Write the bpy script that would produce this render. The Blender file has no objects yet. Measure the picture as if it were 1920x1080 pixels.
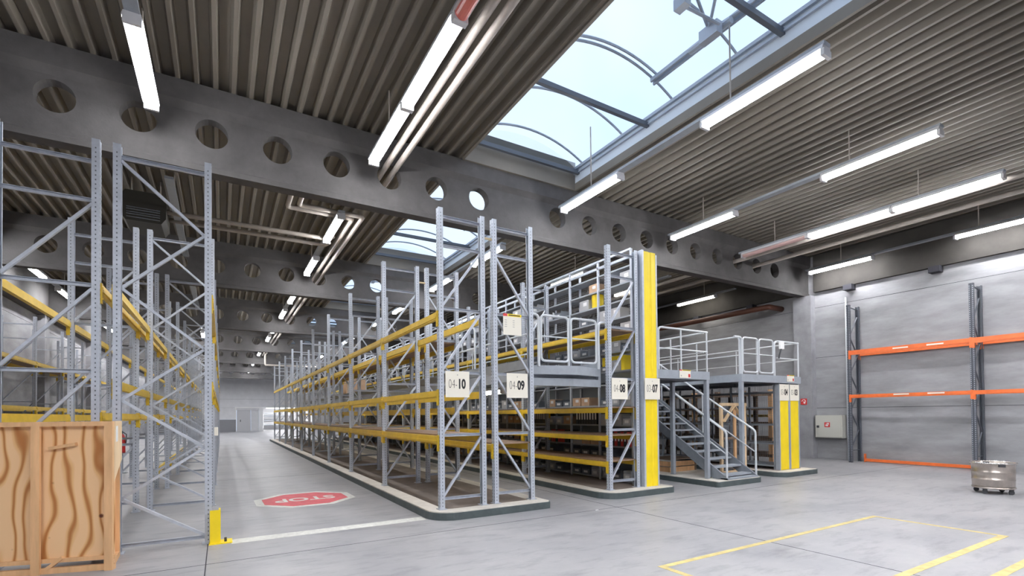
import bpy, math, random
from mathutils import Vector, Matrix
random.seed(7)
SC = bpy.context.scene
COL = SC.collection
PI = math.pi

# ------------------------------------------------------------------ camera
CAMH = 1.5
def cam_axes(yaw, pitch, roll):
    cy, sy = math.cos(yaw), math.sin(yaw)
    f = Vector((sy*math.cos(pitch), cy*math.cos(pitch), math.sin(pitch)))
    r = Vector((cy, -sy, 0)); u = r.cross(f)
    return (math.cos(roll)*r + math.sin(roll)*u, -math.sin(roll)*r + math.cos(roll)*u, f)
R_, U_, F_ = cam_axes(.5359, .0136, -.0095)
cam = bpy.data.cameras.new('camera')
cam.sensor_fit = 'HORIZONTAL'; cam.sensor_width = 36
cam.lens = 917.24/1920*36
cam.shift_y = (764.45-540)/1920
cam.clip_start = .05; cam.clip_end = 300
co = bpy.data.objects.new('camera', cam); COL.objects.link(co)
m = Matrix((R_, U_, -F_)).transposed().to_4x4(); m.translation = (0, 0, CAMH)
co.matrix_world = m
SC.camera = co

# ------------------------------------------------------------------ world, exposure
vs = SC.view_settings
vs.view_transform = 'Standard'; vs.look = 'None'; vs.gamma = 1; vs.use_curve_mapping = False
vs.exposure = 0.62
SKY = .92
LAMP = 52.0
cy_ = SC.cycles
cy_.max_bounces = 7; cy_.diffuse_bounces = 4; cy_.glossy_bounces = 3; cy_.transmission_bounces = 4
cy_.transparent_max_bounces = 12; cy_.sample_clamp_indirect = 6; cy_.caustics_reflective = False; cy_.caustics_refractive = False
w = bpy.data.worlds.new('sky'); SC.world = w; w.use_nodes = True
nt = w.node_tree; nt.nodes.clear()
out = nt.nodes.new('ShaderNodeOutputWorld'); bg = nt.nodes.new('ShaderNodeBackground')
tc = nt.nodes.new('ShaderNodeTexCoord'); no = nt.nodes.new('ShaderNodeTexNoise'); cr = nt.nodes.new('ShaderNodeValToRGB')
no.inputs['Scale'].default_value = 2.2; no.inputs['Detail'].default_value = 4
cr.color_ramp.elements[0].position = .35; cr.color_ramp.elements[0].color = (.58, .73, 1, 1)
cr.color_ramp.elements[1].position = .7; cr.color_ramp.elements[1].color = (.80, .885, 1, 1)
nt.links.new(tc.outputs['Generated'], no.inputs['Vector']); nt.links.new(no.outputs['Fac'], cr.inputs['Fac'])
nt.links.new(cr.outputs['Color'], bg.inputs['Color']); bg.inputs['Strength'].default_value = SKY
nt.links.new(bg.outputs['Background'], out.inputs['Surface'])

# ------------------------------------------------------------------ materials
MATS = {}
def mat(name, col, rough=.6, metal=0, noise=0, nscale=4, emit=None, bump=0, bscale=60, stretch=None, spec=None, col2=None):
    if name in MATS: return MATS[name]
    M = bpy.data.materials.new(name); M.use_nodes = True; n = M.node_tree; b = n.nodes['Principled BSDF']
    b.inputs['Base Color'].default_value = (*col, 1); b.inputs['Roughness'].default_value = rough; b.inputs['Metallic'].default_value = metal
    if spec is not None: b.inputs['Specular IOR Level'].default_value = spec
    if emit:
        b.inputs['Emission Color'].default_value = (*emit[:3], 1); b.inputs['Emission Strength'].default_value = emit[3]
    if noise or bump:
        tc = n.nodes.new('ShaderNodeTexCoord'); mp = n.nodes.new('ShaderNodeMapping')
        if stretch: mp.inputs['Scale'].default_value = stretch
        n.links.new(tc.outputs['Object'], mp.inputs['Vector'])
    if noise:
        t = n.nodes.new('ShaderNodeTexNoise'); t.inputs['Scale'].default_value = nscale; t.inputs['Detail'].default_value = 6; t.inputs['Roughness'].default_value = .62
        r = n.nodes.new('ShaderNodeValToRGB')
        c2 = col2 or tuple(min(1, c*(1+noise)) for c in col)
        r.color_ramp.elements[0].position = .3; r.color_ramp.elements[0].color = (*[c*(1-noise) for c in col], 1)
        r.color_ramp.elements[1].position = .7; r.color_ramp.elements[1].color = (*c2, 1)
        n.links.new(mp.outputs['Vector'], t.inputs['Vector']); n.links.new(t.outputs['Fac'], r.inputs['Fac'])
        n.links.new(r.outputs['Color'], b.inputs['Base Color'])
    if bump:
        t2 = n.nodes.new('ShaderNodeTexNoise'); t2.inputs['Scale'].default_value = bscale; t2.inputs['Detail'].default_value = 4
        bp = n.nodes.new('ShaderNodeBump'); bp.inputs['Strength'].default_value = bump; bp.inputs['Distance'].default_value = .01
        n.links.new(mp.outputs['Vector'], t2.inputs['Vector']); n.links.new(t2.outputs['Fac'], bp.inputs['Height']); n.links.new(bp.outputs['Normal'], b.inputs['Normal'])
    MATS[name] = M
    return M
STEEL = mat('galvanised steel', (.47, .505, .57), .42, .15, .10, 14)
STEEL2 = mat('grey painted steel', (.32, .35, .39), .45, 0, .08, 8)
STAIRM = mat('dark grey steel', (.22, .24, .27), .45, 0, .12, 8)
HOLE = mat('punched hole', (.03, .03, .04), .8)
PHOLE = mat('shadowed post slot', (.13, .14, .16), .8)
YEL = mat('yellow beam paint', (.70, .47, .03), .42, 0, .12, 6)
YELP = mat('yellow post paint', (.90, .68, .01), .45, 0, .07, 3)
ORANGE = mat('orange beam paint', (.80, .17, .04), .45, 0, .12, 6)
BLUEG = mat('dark slate rack paint', (.085, .095, .115), .5, 0, .15, 8)
BOARD = mat('chipboard', (.27, .175, .115), .75, 0, .2, 18)
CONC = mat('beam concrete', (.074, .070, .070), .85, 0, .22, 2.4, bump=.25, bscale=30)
WALLC = mat('wall concrete', (.29, .29, .305), .85, 0, .26, 1.6, bump=.2, bscale=25, stretch=(1, .45, 1.6))
COLC = mat('column concrete', (.31, .31, .33), .85, 0, .2, 2.2, bump=.2, bscale=25)
DECK = mat('ceiling deck paint', (.185, .165, .138), .55, 0, .08, 1.5)
KERB = mat('kerb edge paint', (.075, .095, .098), .55, 0, .2, 5)
KTOP = mat('kerb cream paint', (.66, .62, .56), .7, 0, .12, 5)
KIN = mat('stained kerb concrete', (.24, .20, .175), .8, 0, .25, 2.2)
WHITE = mat('white paint', (.8, .8, .8), .5)
WMARK = mat('worn white line paint', (.66, .66, .62), .6, 0, .18, 14)
YMARK = mat('worn yellow line paint', (.58, .47, .19), .6, 0, .2, 9)
RMARK = mat('worn red road paint', (.64, .10, .12), .6, 0, .2, 7)
CREAM = mat('cream sign plate', (.80, .76, .66), .5)
INK = mat('black ink', (.012, .012, .014), .5)
GREYINK = mat('grey print', (.42, .40, .37), .6)
RED = mat('red sign', (.62, .03, .03), .45)
RAIL = mat('railing grey', (.60, .63, .66), .4, .1)
PIPE = mat('pipe paint', (.40, .36, .32), .45, 0, .1, 6)
HOUS = mat('lamp housing', (.62, .62, .64), .35)
LAMPM = mat('lit tube diffuser', (.9, .9, .9), .4, emit=(.97, .975, 1, LAMP))
LAMPS_ = mat('small lit lamp', (.9, .9, .9), .4, emit=(1, .96, .86, 14))
TUBE = mat('unlit tube', (.62, .42, .40), .3)
REDTUBE = mat('red tube sleeve', (.60, .16, .13), .3)
DARK = mat('dark grey plastic', (.04, .042, .048), .55)
BIN = mat('slate grey bin', (.16, .18, .21), .55)
BINW = mat('pale grey bin', (.50, .52, .55), .55)
NAVY = mat('navy cloth', (.02, .03, .075), .8)
PINE = mat('pine timber', (.72, .43, .22), .7, 0, .18, 9, stretch=(1, 1, .15))
PINEW = mat('pale new timber', (.78, .58, .36), .7, 0, .15, 9, stretch=(1, 1, .15))
OLDW = mat('old brown timber', (.17, .115, .08), .8, 0, .25, 8)
CARD = mat('cardboard', (.55, .36, .23), .8, 0, .1, 6)
ALU = mat('skylight frame', (.38, .42, .48), .4, .2)
DALU = mat('dark tie bar', (.10, .115, .14), .5)
CURB = mat('skylight curb sheet', (.62, .68, .74), .5)
CABM = mat('fire cabinet paint', (.55, .55, .50), .45)
STAIN = mat('stainless drum', (.45, .40, .36), .28, .75, .2, 5)
CHROME = mat('chrome', (.7, .7, .7), .2, .9)
DOORM = mat('grey door paint', (.56, .56, .58), .5)
FARW = mat('far wall panel', (.66, .66, .68), .7, 0, .06, 2)
FARD = mat('far wall base', (.27, .27, .29), .7)
MESHM = mat('mesh wire', (.30, .31, .33), .5, .3)

def glazing():
    M = bpy.data.materials.new('polycarbonate glazing'); M.use_nodes = True; n = M.node_tree
    b = n.nodes['Principled BSDF']; o = n.nodes['Material Output']
    t = n.nodes.new('ShaderNodeBsdfTransparent'); t.inputs['Color'].default_value = (.93, .97, 1, 1)
    tl = n.nodes.new('ShaderNodeBsdfTranslucent'); tl.inputs['Color'].default_value = (.85, .92, 1, 1)
    mx = n.nodes.new('ShaderNodeMixShader'); mx.inputs[0].default_value = .25
    n.links.new(t.outputs[0], mx.inputs[1]); n.links.new(tl.outputs[0], mx.inputs[2]); n.links.new(mx.outputs[0], o.inputs['Surface'])
    n.nodes.remove(b); return M
GLAZ = glazing()

def floor_mat():
    M = bpy.data.materials.new('polished concrete floor'); M.use_nodes = True; n = M.node_tree; b = n.nodes['Principled BSDF']
    tc = n.nodes.new('ShaderNodeTexCoord')
    a = n.nodes.new('ShaderNodeTexNoise'); a.inputs['Scale'].default_value = .55; a.inputs['Detail'].default_value = 8; a.inputs['Roughness'].default_value = .65
    c = n.nodes.new('ShaderNodeTexNoise'); c.inputs['Scale'].default_value = 3.0; c.inputs['Detail'].default_value = 8; c.inputs['Roughness'].default_value = .7
    mp = n.nodes.new('ShaderNodeMapping'); mp.inputs['Scale'].default_value = (.5, 1.7, 1); mp.inputs['Rotation'].default_value = (0, 0, .5)
    n.links.new(tc.outputs['Object'], a.inputs['Vector']); n.links.new(tc.outputs['Object'], mp.inputs['Vector']); n.links.new(mp.outputs[0], c.inputs['Vector'])
    r1 = n.nodes.new('ShaderNodeValToRGB'); e = r1.color_ramp.elements
    e[0].position = .3; e[0].color = (.285, .285, .302, 1); e[1].position = .72; e[1].color = (.425, .418, .422, 1)
    r2 = n.nodes.new('ShaderNodeValToRGB'); e = r2.color_ramp.elements
    e[0].position = .28; e[0].color = (.60, .60, .625, 1); e[1].position = .5; e[1].color = (1, 1, 1, 1)
    mx = n.nodes.new('ShaderNodeMix'); mx.data_type = 'RGBA'; mx.blend_type = 'MULTIPLY'; mx.inputs[0].default_value = 1
    n.links.new(a.outputs['Fac'], r1.inputs[0]); n.links.new(c.outputs['Fac'], r2.inputs[0])
    n.links.new(r1.outputs[0], mx.inputs[6]); n.links.new(r2.outputs[0], mx.inputs[7]); n.links.new(mx.outputs[2], b.inputs['Base Color'])
    r3 = n.nodes.new('ShaderNodeMapRange'); r3.inputs[3].default_value = .30; r3.inputs[4].default_value = .55
    n.links.new(c.outputs['Fac'], r3.inputs[0]); n.links.new(r3.outputs[0], b.inputs['Roughness'])
    b.inputs['Specular IOR Level'].default_value = .35
    return M
FLOORM = floor_mat()

def ply_mat():
    M = bpy.data.materials.new('figured plywood'); M.use_nodes = True; n = M.node_tree; b = n.nodes['Principled BSDF']
    tc = n.nodes.new('ShaderNodeTexCoord'); mp = n.nodes.new('ShaderNodeMapping'); mp.inputs['Scale'].default_value = (1, 1, .42)
    n.links.new(tc.outputs['Object'], mp.inputs['Vector'])
    wv = n.nodes.new('ShaderNodeTexWave'); wv.bands_direction = 'X'; wv.inputs['Scale'].default_value = 2.3; wv.inputs['Distortion'].default_value = 9.0
    wv.inputs['Detail'].default_value = 1.0; wv.inputs['Detail Scale'].default_value = 1.6
    n.links.new(mp.outputs[0], wv.inputs['Vector'])
    r = n.nodes.new('ShaderNodeValToRGB'); e = r.color_ramp.elements
    e[0].position = 0; e[0].color = (.44, .17, .045, 1); e[1].position = .22; e[1].color = (.74, .43, .19, 1)
    x = e.new(.6); x.color = (.82, .53, .29, 1)
    n.links.new(wv.outputs['Fac'], r.inputs[0])
    vo = n.nodes.new('ShaderNodeTexVoronoi'); vo.inputs['Scale'].default_value = 4.2
    n.links.new(tc.outputs['Object'], vo.inputs['Vector'])
    r2 = n.nodes.new('ShaderNodeValToRGB'); e = r2.color_ramp.elements
    e[0].position = .05; e[0].color = (.16, .06, .03, 1); e[1].position = .11; e[1].color = (1, 1, 1, 1)
    n.links.new(vo.outputs['Distance'], r2.inputs[0])
    mx = n.nodes.new('ShaderNodeMix'); mx.data_type = 'RGBA'; mx.blend_type = 'MULTIPLY'; mx.inputs[0].default_value = 1
    n.links.new(r.outputs[0], mx.inputs[6]); n.links.new(r2.outputs[0], mx.inputs[7]); n.links.new(mx.outputs[2], b.inputs['Base Color'])
    b.inputs['Roughness'].default_value = .6
    return M
PLY = ply_mat()

# ------------------------------------------------------------------ mesh helpers
class MB:
    def __init__(s): s.v = []; s.f = []; s.m = []
    def quad(s, pts, m=0):
        i = len(s.v); s.v += [tuple(p) for p in pts]; s.f.append(tuple(range(i, i+len(pts)))); s.m.append(m); return s
    def box(s, x0, x1, y0, y1, z0, z1, m=0):
        i = len(s.v)
        s.v += [(x0,y0,z0),(x1,y0,z0),(x1,y1,z0),(x0,y1,z0),(x0,y0,z1),(x1,y0,z1),(x1,y1,z1),(x0,y1,z1)]
        for q in ((0,3,2,1),(4,5,6,7),(0,1,5,4),(1,2,6,5),(2,3,7,6),(3,0,4,7)): s.f.append(tuple(i+k for k in q)); s.m.append(m)
        return s
    def bar(s, p, q, w, h, m=0, up=(0,0,1)):
        p = Vector(p); q = Vector(q); d = (q-p).normalized(); u = Vector(up)
        if abs(d.dot(u)) > .98: u = Vector((0,1,0))
        a = d.cross(u).normalized()*w/2; b = a.cross(d).normalized()*h/2
        i = len(s.v)
        for c in (p, q): s.v += [tuple(c-a-b), tuple(c+a-b), tuple(c+a+b), tuple(c-a+b)]
        for k in ((3,2,1,0),(4,5,6,7),(0,1,5,4),(1,2,6,5),(2,3,7,6),(3,0,4,7)): s.f.append(tuple(i+j for j in k)); s.m.append(m)
        return s
    def tube(s, pts, r, n=8, m=0, closed=False):
        P = [Vector(p) for p in pts]; N = len(P); rings = []
        d0 = (P[1]-P[0]).normalized(); u = Vector((0,0,1)) if abs(d0.z) < .9 else Vector((1,0,0))
        a = d0.cross(u).normalized()
        for k in range(N):
            if closed: d = (P[(k+1) % N]-P[k-1]).normalized()
            elif k == 0: d = d0
            elif k == N-1: d = (P[k]-P[k-1]).normalized()
            else: d = ((P[k+1]-P[k]).normalized()+(P[k]-P[k-1]).normalized()).normalized()
            a = (a-d*a.dot(d)).normalized(); b = d.cross(a)
            i = len(s.v); s.v += [tuple(P[k]+r*(math.cos(2*PI*j/n)*a+math.sin(2*PI*j/n)*b)) for j in range(n)]; rings.append(i)
        for k in range(N if closed else N-1):
            i, o = rings[k], rings[(k+1) % N]
            for j in range(n): s.f.append((i+j, i+(j+1) % n, o+(j+1) % n, o+j)); s.m.append(m)
        if not closed:
            s.f.append(tuple(rings[0]+j for j in range(n-1,-1,-1))); s.m.append(m)
            s.f.append(tuple(rings[-1]+j for j in range(n))); s.m.append(m)
        return s
    def prism(s, poly, axis, a, b, m=0):
        n = len(poly); i = len(s.v)
        for t in (a, b):
            for (p, q) in poly:
                s.v.append({'x': (t,p,q), 'y': (p,t,q), 'z': (p,q,t)}[axis])
        s.f.append(tuple(range(i, i+n))[::-1]); s.m.append(m); s.f.append(tuple(range(i+n, i+2*n))); s.m.append(m)
        for k in range(n): s.f.append((i+k, i+(k+1) % n, i+n+(k+1) % n, i+n+k)); s.m.append(m)
        return s
    def lathe(s, prof, n=32, m=0):
        i = len(s.v)
        for (r, z) in prof: s.v += [(r*math.cos(2*PI*k/n), r*math.sin(2*PI*k/n), z) for k in range(n)]
        for a in range(len(prof)-1):
            for k in range(n): s.f.append((i+a*n+k, i+a*n+(k+1) % n, i+(a+1)*n+(k+1) % n, i+(a+1)*n+k)); s.m.append(m)
        return s
    def mesh(s, name, *mats, smooth=False):
        me = bpy.data.meshes.new(name); me.from_pydata(s.v, [], s.f)
        for x in mats: me.materials.append(x)
        me.polygons.foreach_set('material_index', s.m)
        if smooth: me.polygons.foreach_set('use_smooth', [True]*len(s.f))
        me.update(); return me
def link(name, data, parent=None, loc=(0,0,0), rot=None, scale=None):
    o = bpy.data.objects.new(name, data); COL.objects.link(o); o.location = loc
    if rot: o.rotation_euler = rot
    if scale: o.scale = scale
    if parent: o.parent = parent
    return o
def tag(o, label, cat, group=None, kind=None):
    o['label'] = label; o['category'] = cat
    if group: o['group'] = group
    if kind: o['kind'] = kind
    return o
def thing(name, label, cat, loc=(0,0,0), rot=None, group=None):
    return tag(link(name, None, None, loc, rot), label, cat, group)
def struct(name, me, label=None, cat=None, loc=(0,0,0)):
    o = link(name, me, None, loc); o['kind'] = 'structure'
    if label: o['label'] = label
    if cat: o['category'] = cat
    return o
def rounded(pts, r, n=5, closed=False):
    P = [Vector(p) for p in pts]; outp = []; N = len(P)
    for k in range(N):
        if not closed and k in (0, N-1): outp.append(P[k]); continue
        a, b, c = P[k-1], P[k], P[(k+1) % N]
        d1 = (a-b).normalized(); d2 = (c-b).normalized()
        for j in range(n+1):
            t = j/n; outp.append((1-t)**2*(b+d1*r)+2*t*(1-t)*b+t*t*(b+d2*r))
    return outp
CACHE = {}
def cached(key, fn):
    if key not in CACHE: CACHE[key] = fn()
    return CACHE[key]
def text(name, body, size, matl, parent, loc, rot, sx=1, bold=0, align='LEFT', ext=.0008):
    c = bpy.data.curves.new(name, 'FONT'); c.body = body; c.size = size; c.align_x = align; c.align_y = 'CENTER'; c.offset = bold; c.extrude = ext
    c.materials.append(matl); c.resolution_u = 4
    tmp = bpy.data.objects.new('tmp', c); COL.objects.link(tmp); bpy.context.view_layer.update()
    me = bpy.data.meshes.new_from_object(tmp.evaluated_get(bpy.context.evaluated_depsgraph_get()))
    bpy.data.objects.remove(tmp); bpy.data.curves.remove(c)
    return link(name, me, parent, loc, rot, (sx, 1, 1))

# ------------------------------------------------------------------ room shell
XL, XR, YN, YF = -5.7, 16.45, -7.5, 57.0
PB = 7.55                                       # beam spacing
BY = [1.25 + PB*k for k in range(8)]            # beam centre lines
b = MB()
b.box(XL-.3, XR+.3, YN-.3, YF+6, -.2, 0)
for x in (-.14, 5.44): b.box(x-.005, x+.005, YN, YF, 0, .0012, 1)
for y in (5.9, 13.5, 21, -1.5): b.box(XL, XR, y-.004, y+.004, 0, .0012, 1)
struct('floor', b.mesh('floor', FLOORM, HOLE), 'polished grey concrete floor', 'floor')

# ceiling: trapezoidal steel deck running along the aisles, open over the roof lights
ZC = 6.5; SX0, SX1 = 4.05, 6.80
def deck(x0, x1, y0, y1):
    b = MB(); n = max(1, round((x1-x0)/.237)); p = (x1-x0)/n
    prof = []
    for k in range(n):
        x = x0+k*p
        prof += [(x, ZC+.115), (x+p-.115, ZC+.115), (x+p-.082, ZC), (x+p-.033, ZC)]
    prof.append((x1, ZC+.115))
    for (xa, za), (xb, zb) in zip(prof, prof[1:]): b.quad([(xa,y0,za),(xa,y1,za),(xb,y1,zb),(xb,y0,zb)])
    b.box(x0, x1, y0, y1, ZC+.13, ZC+.25)
    return b
b = deck(XL-.3, SX0, YN-.3, YF+.3)
c = deck(SX1, XR+.3, YN-.3, YF+.3)
for bb in (c,):
    o = len(b.v); b.v += bb.v; b.f += [tuple(i+o for i in q) for q in bb.f]; b.m += bb.m
for y in BY: b.box(SX0, SX1, y-.22, y+.22, ZC-.02, ZC+.6)
b.box(SX0, SX1, YN-.3, YN+1.0, ZC-.02, ZC+.6); b.box(SX0, SX1, BY[-1]+.1, YF+.3, ZC-.02, ZC+.6)
struct('ceiling', b.mesh('ceiling', DECK), 'brown-grey ribbed metal ceiling deck', 'ceiling')

# walls
def panel_wall(x, x1, y0, y1, ztop, joints):
    b = MB(); zs = [0]+joints+[ztop]; s = .006
    for k in range(len(zs)-1): b.box(x, x1, y0, y1, zs[k]+(s if k else 0), zs[k+1]-s if k < len(zs)-2 else zs[k+1])
    xi = (x+.012, x1) if x1 > x and x > 0 else (x, x1-.012)
    b.box(xi[0], xi[1], y0, y1, 0, ztop, 1)
    return b
b = panel_wall(XR, XR+.3, YN, YF, ZC, [1.61, 3.22, 4.83]); struct('wall_right', b.mesh('wall_right', WALLC, HOLE), 'grey concrete panel wall behind the orange rack', 'wall')
b = panel_wall(XL-.3, XL, YN, YF, ZC, [1.61, 3.22, 4.83]); struct('wall_left', b.mesh('wall_left', WALLC, HOLE), 'grey concrete wall behind the left racks', 'wall')
struct('wall_near', MB().box(XL, XR, YN-.3, YN, 0, ZC).mesh('wall_near', WALLC))
b = MB()
b.box(XL, XR, YF, YF+.3, 3.32, ZC); b.box(XL, XR, YF, YF+.3, 2.45, 3.30); b.box(XL, 1.25, YF, YF+.3, 1.25, 2.44)
b.box(XL, 1.25, YF-.03, YF+.3, 0, 1.24, 1); b.box(XL, XR, YF+.02, YF+.29, 2.4, 3.4, 1)
b.box(1.25, 3.55, YF+.02, YF+.3, 2.2, 2.45); b.box(8.5, XR, YF, YF+.3, 0, 2.44)
b.box(3.36, 3.72, YF, YF+.3, 0, 2.44, 2); b.box(1.16, 1.30, YF-.02, YF+.3, 0, 2.44, 2); b.box(1.16, 8.5, YF-.02, YF, 2.40, 2.52, 2)
struct('wall_back', b.mesh('wall_back', FARW, FARD, WHITE), 'pale grey end wall at the far end of the aisle', 'wall')
d = link('door_1', None, None, (1.33, YF+.1, 0)); tag(d, 'grey double door in the far end wall', 'door', kind='structure')
link('door_leaf', MB().box(0, 1.25, 0, .05, 0.01, 2.2).mesh('leaf', DOORM), d)
link('door_leaf', MB().box(1.27, 2.0, 0.03, .08, 0.01, 2.2).mesh('leaf', FARW), d)
link('door_handle', MB().box(.30, .36, -.05, 0, 1.0, 1.22).mesh('handle', DARK), d)
b = MB(); b.box(3.4, 8.6, YF+5.6, YF+5.8, 0, 2.6); b.box(3.4, 3.6, YF+.3, YF+5.8, 0, 2.6); b.box(8.5, 8.7, YF+.3, YF+5.8, 0, 2.6); b.box(3.4, 8.7, YF+.3, YF+5.8, 2.5, 2.6)
struct('wall_annex', b.mesh('annex', WHITE), 'white walled bright room beyond the far opening', 'room')
t = thing('storage_shelf', 'pale shelves in the bright room past the far opening', 'shelf', (5.6, YF+4.2, 0))
for z in (.55, 1.05, 1.55, 1.85): link('shelf_board', MB().box(-1.6, 1.6, 0, .5, z, z+.05).mesh('sb', STEEL2), t)
for x in (-1.6, 0, 1.55): link('shelf_post', MB().box(x, x+.05, 0, .5, 0, 2.0).mesh('sp', WHITE), t)
t = tag(link('ceiling_light', MB().box(-1.6, 1.6, -.12, .12, 0, .06).mesh('annexlamp', LAMPM), None, (5.8, YF+2.3, 2.42)), 'lit ceiling light inside the bright far room', 'ceiling light')

# concrete beams with round holes
def plate_holes(b, x0, x1, z0, z1, y0, y1, holes, r):
    xs = [x0]
    for (hx, hz) in holes:
        ca, cb = hx-.4, hx+.4
        if ca > xs[-1]+1e-4: b.box(xs[-1], ca, y0, y1, z0, z1)
        ang = sorted([2*PI*k/28 for k in range(28)]+[math.atan2(zz-hz, xx-hx) % (2*PI) for xx in (ca, cb) for zz in (z0, z1)])
        inner = []; outer = []
        for a in ang:
            c, s = math.cos(a), math.sin(a)
            t = min(((cb-hx)/c if c > 1e-9 else (ca-hx)/c if c < -1e-9 else 1e9), ((z1-hz)/s if s > 1e-9 else (z0-hz)/s if s < -1e-9 else 1e9))
            inner.append((hx+r*c, hz+r*s)); outer.append((hx+t*c, hz+t*s))
        n = len(ang)
        for k in range(n):
            j = (k+1) % n
            I0, I1, O0, O1 = inner[k], inner[j], outer[k], outer[j]
            b.quad([(O0[0],y0,O0[1]),(O1[0],y0,O1[1]),(I1[0],y0,I1[1]),(I0[0],y0,I0[1])])
            b.quad([(O0[0],y1,O0[1]),(I0[0],y1,I0[1]),(I1[0],y1,I1[1]),(O1[0],y1,O1[1])])
            b.quad([(I0[0],y0,I0[1]),(I1[0],y0,I1[1]),(I1[0],y1,I1[1]),(I0[0],y1,I0[1])])
        b.quad([(ca,y0,z0),(ca,y1,z0),(cb,y1,z0),(cb,y0,z0)]); xs.append(cb)
    b.box(xs[-1], x1, y0, y1, z0, z1)
half = [.97, 1.88, 2.79, 3.71, 4.63, 5.54, 6.44, 7.34, 8.25, 9.16]
HX = sorted([5.42-h for h in half]+[5.42+h for h in half])
def beam_mesh():
    b = MB(); plate_holes(b, XL, XR, 5.27, 6.1, -.09, .09, [(x, 5.83) for x in HX], .22)
    b.prism([(-.09,6.1),(.09,6.1),(.17,6.2),(.17,6.5),(-.17,6.5),(-.17,6.2)], 'x', XL, XR)
    b.prism([(-.09,5.27),(-.09,5.33),(-.12,5.3),(-.12,5.22),(.12,5.22),(.12,5.3),(.09,5.33),(.09,5.27)], 'x', XL, XR)
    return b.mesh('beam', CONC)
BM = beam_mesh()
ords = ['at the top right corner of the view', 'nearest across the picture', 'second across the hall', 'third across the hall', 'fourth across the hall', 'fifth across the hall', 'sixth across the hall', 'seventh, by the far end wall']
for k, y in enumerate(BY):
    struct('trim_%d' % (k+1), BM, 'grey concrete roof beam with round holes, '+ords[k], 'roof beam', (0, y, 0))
colR = MB().box(16.2, XR, -.28, .28, 0, 5.22).mesh('colr', COLC); colL = MB().box(XL, XL+.25, -.28, .28, 0, 5.22).mesh('coll', COLC)
for k, y in enumerate(BY):
    struct('trim_%d' % (k+11), colR, 'concrete wall column on the right, under roof beam '+ords[k].split(',')[0], 'column', (0, y, 0))
    struct('trim_%d' % (k+21), colL, 'concrete wall column on the left, under roof beam '+ords[k].split(',')[0], 'column', (0, y, 0))
b = MB()
for k in range(-1, 8):
    y0 = (BY[k]+.3) if k >= 0 else YN; y1 = (BY[k+1]-.3) if k < 7 else YF
    b.box(16.34, XR, y0, y1, 5.32, ZC-.01); 
    for q in (.22, .55, .85): b.box(16.2, XR, y0+q*(y1-y0)-.12, y0+q*(y1-y0)+.12, 5.16, 5.32, 1)
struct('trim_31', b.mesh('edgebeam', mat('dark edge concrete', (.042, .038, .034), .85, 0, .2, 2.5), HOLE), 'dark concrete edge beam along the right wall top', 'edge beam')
b = MB()
for k in range(-1, 8):
    y0 = (BY[k]+.3) if k >= 0 else YN; y1 = (BY[k+1]-.3) if k < 7 else YF
    b.box(XL, XL+.35, y0, y1, 5.24, ZC-.01)
struct('trim_32', b.mesh('edgebeaml', CONC), 'dark concrete edge beam along the left wall top', 'edge beam')

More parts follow.
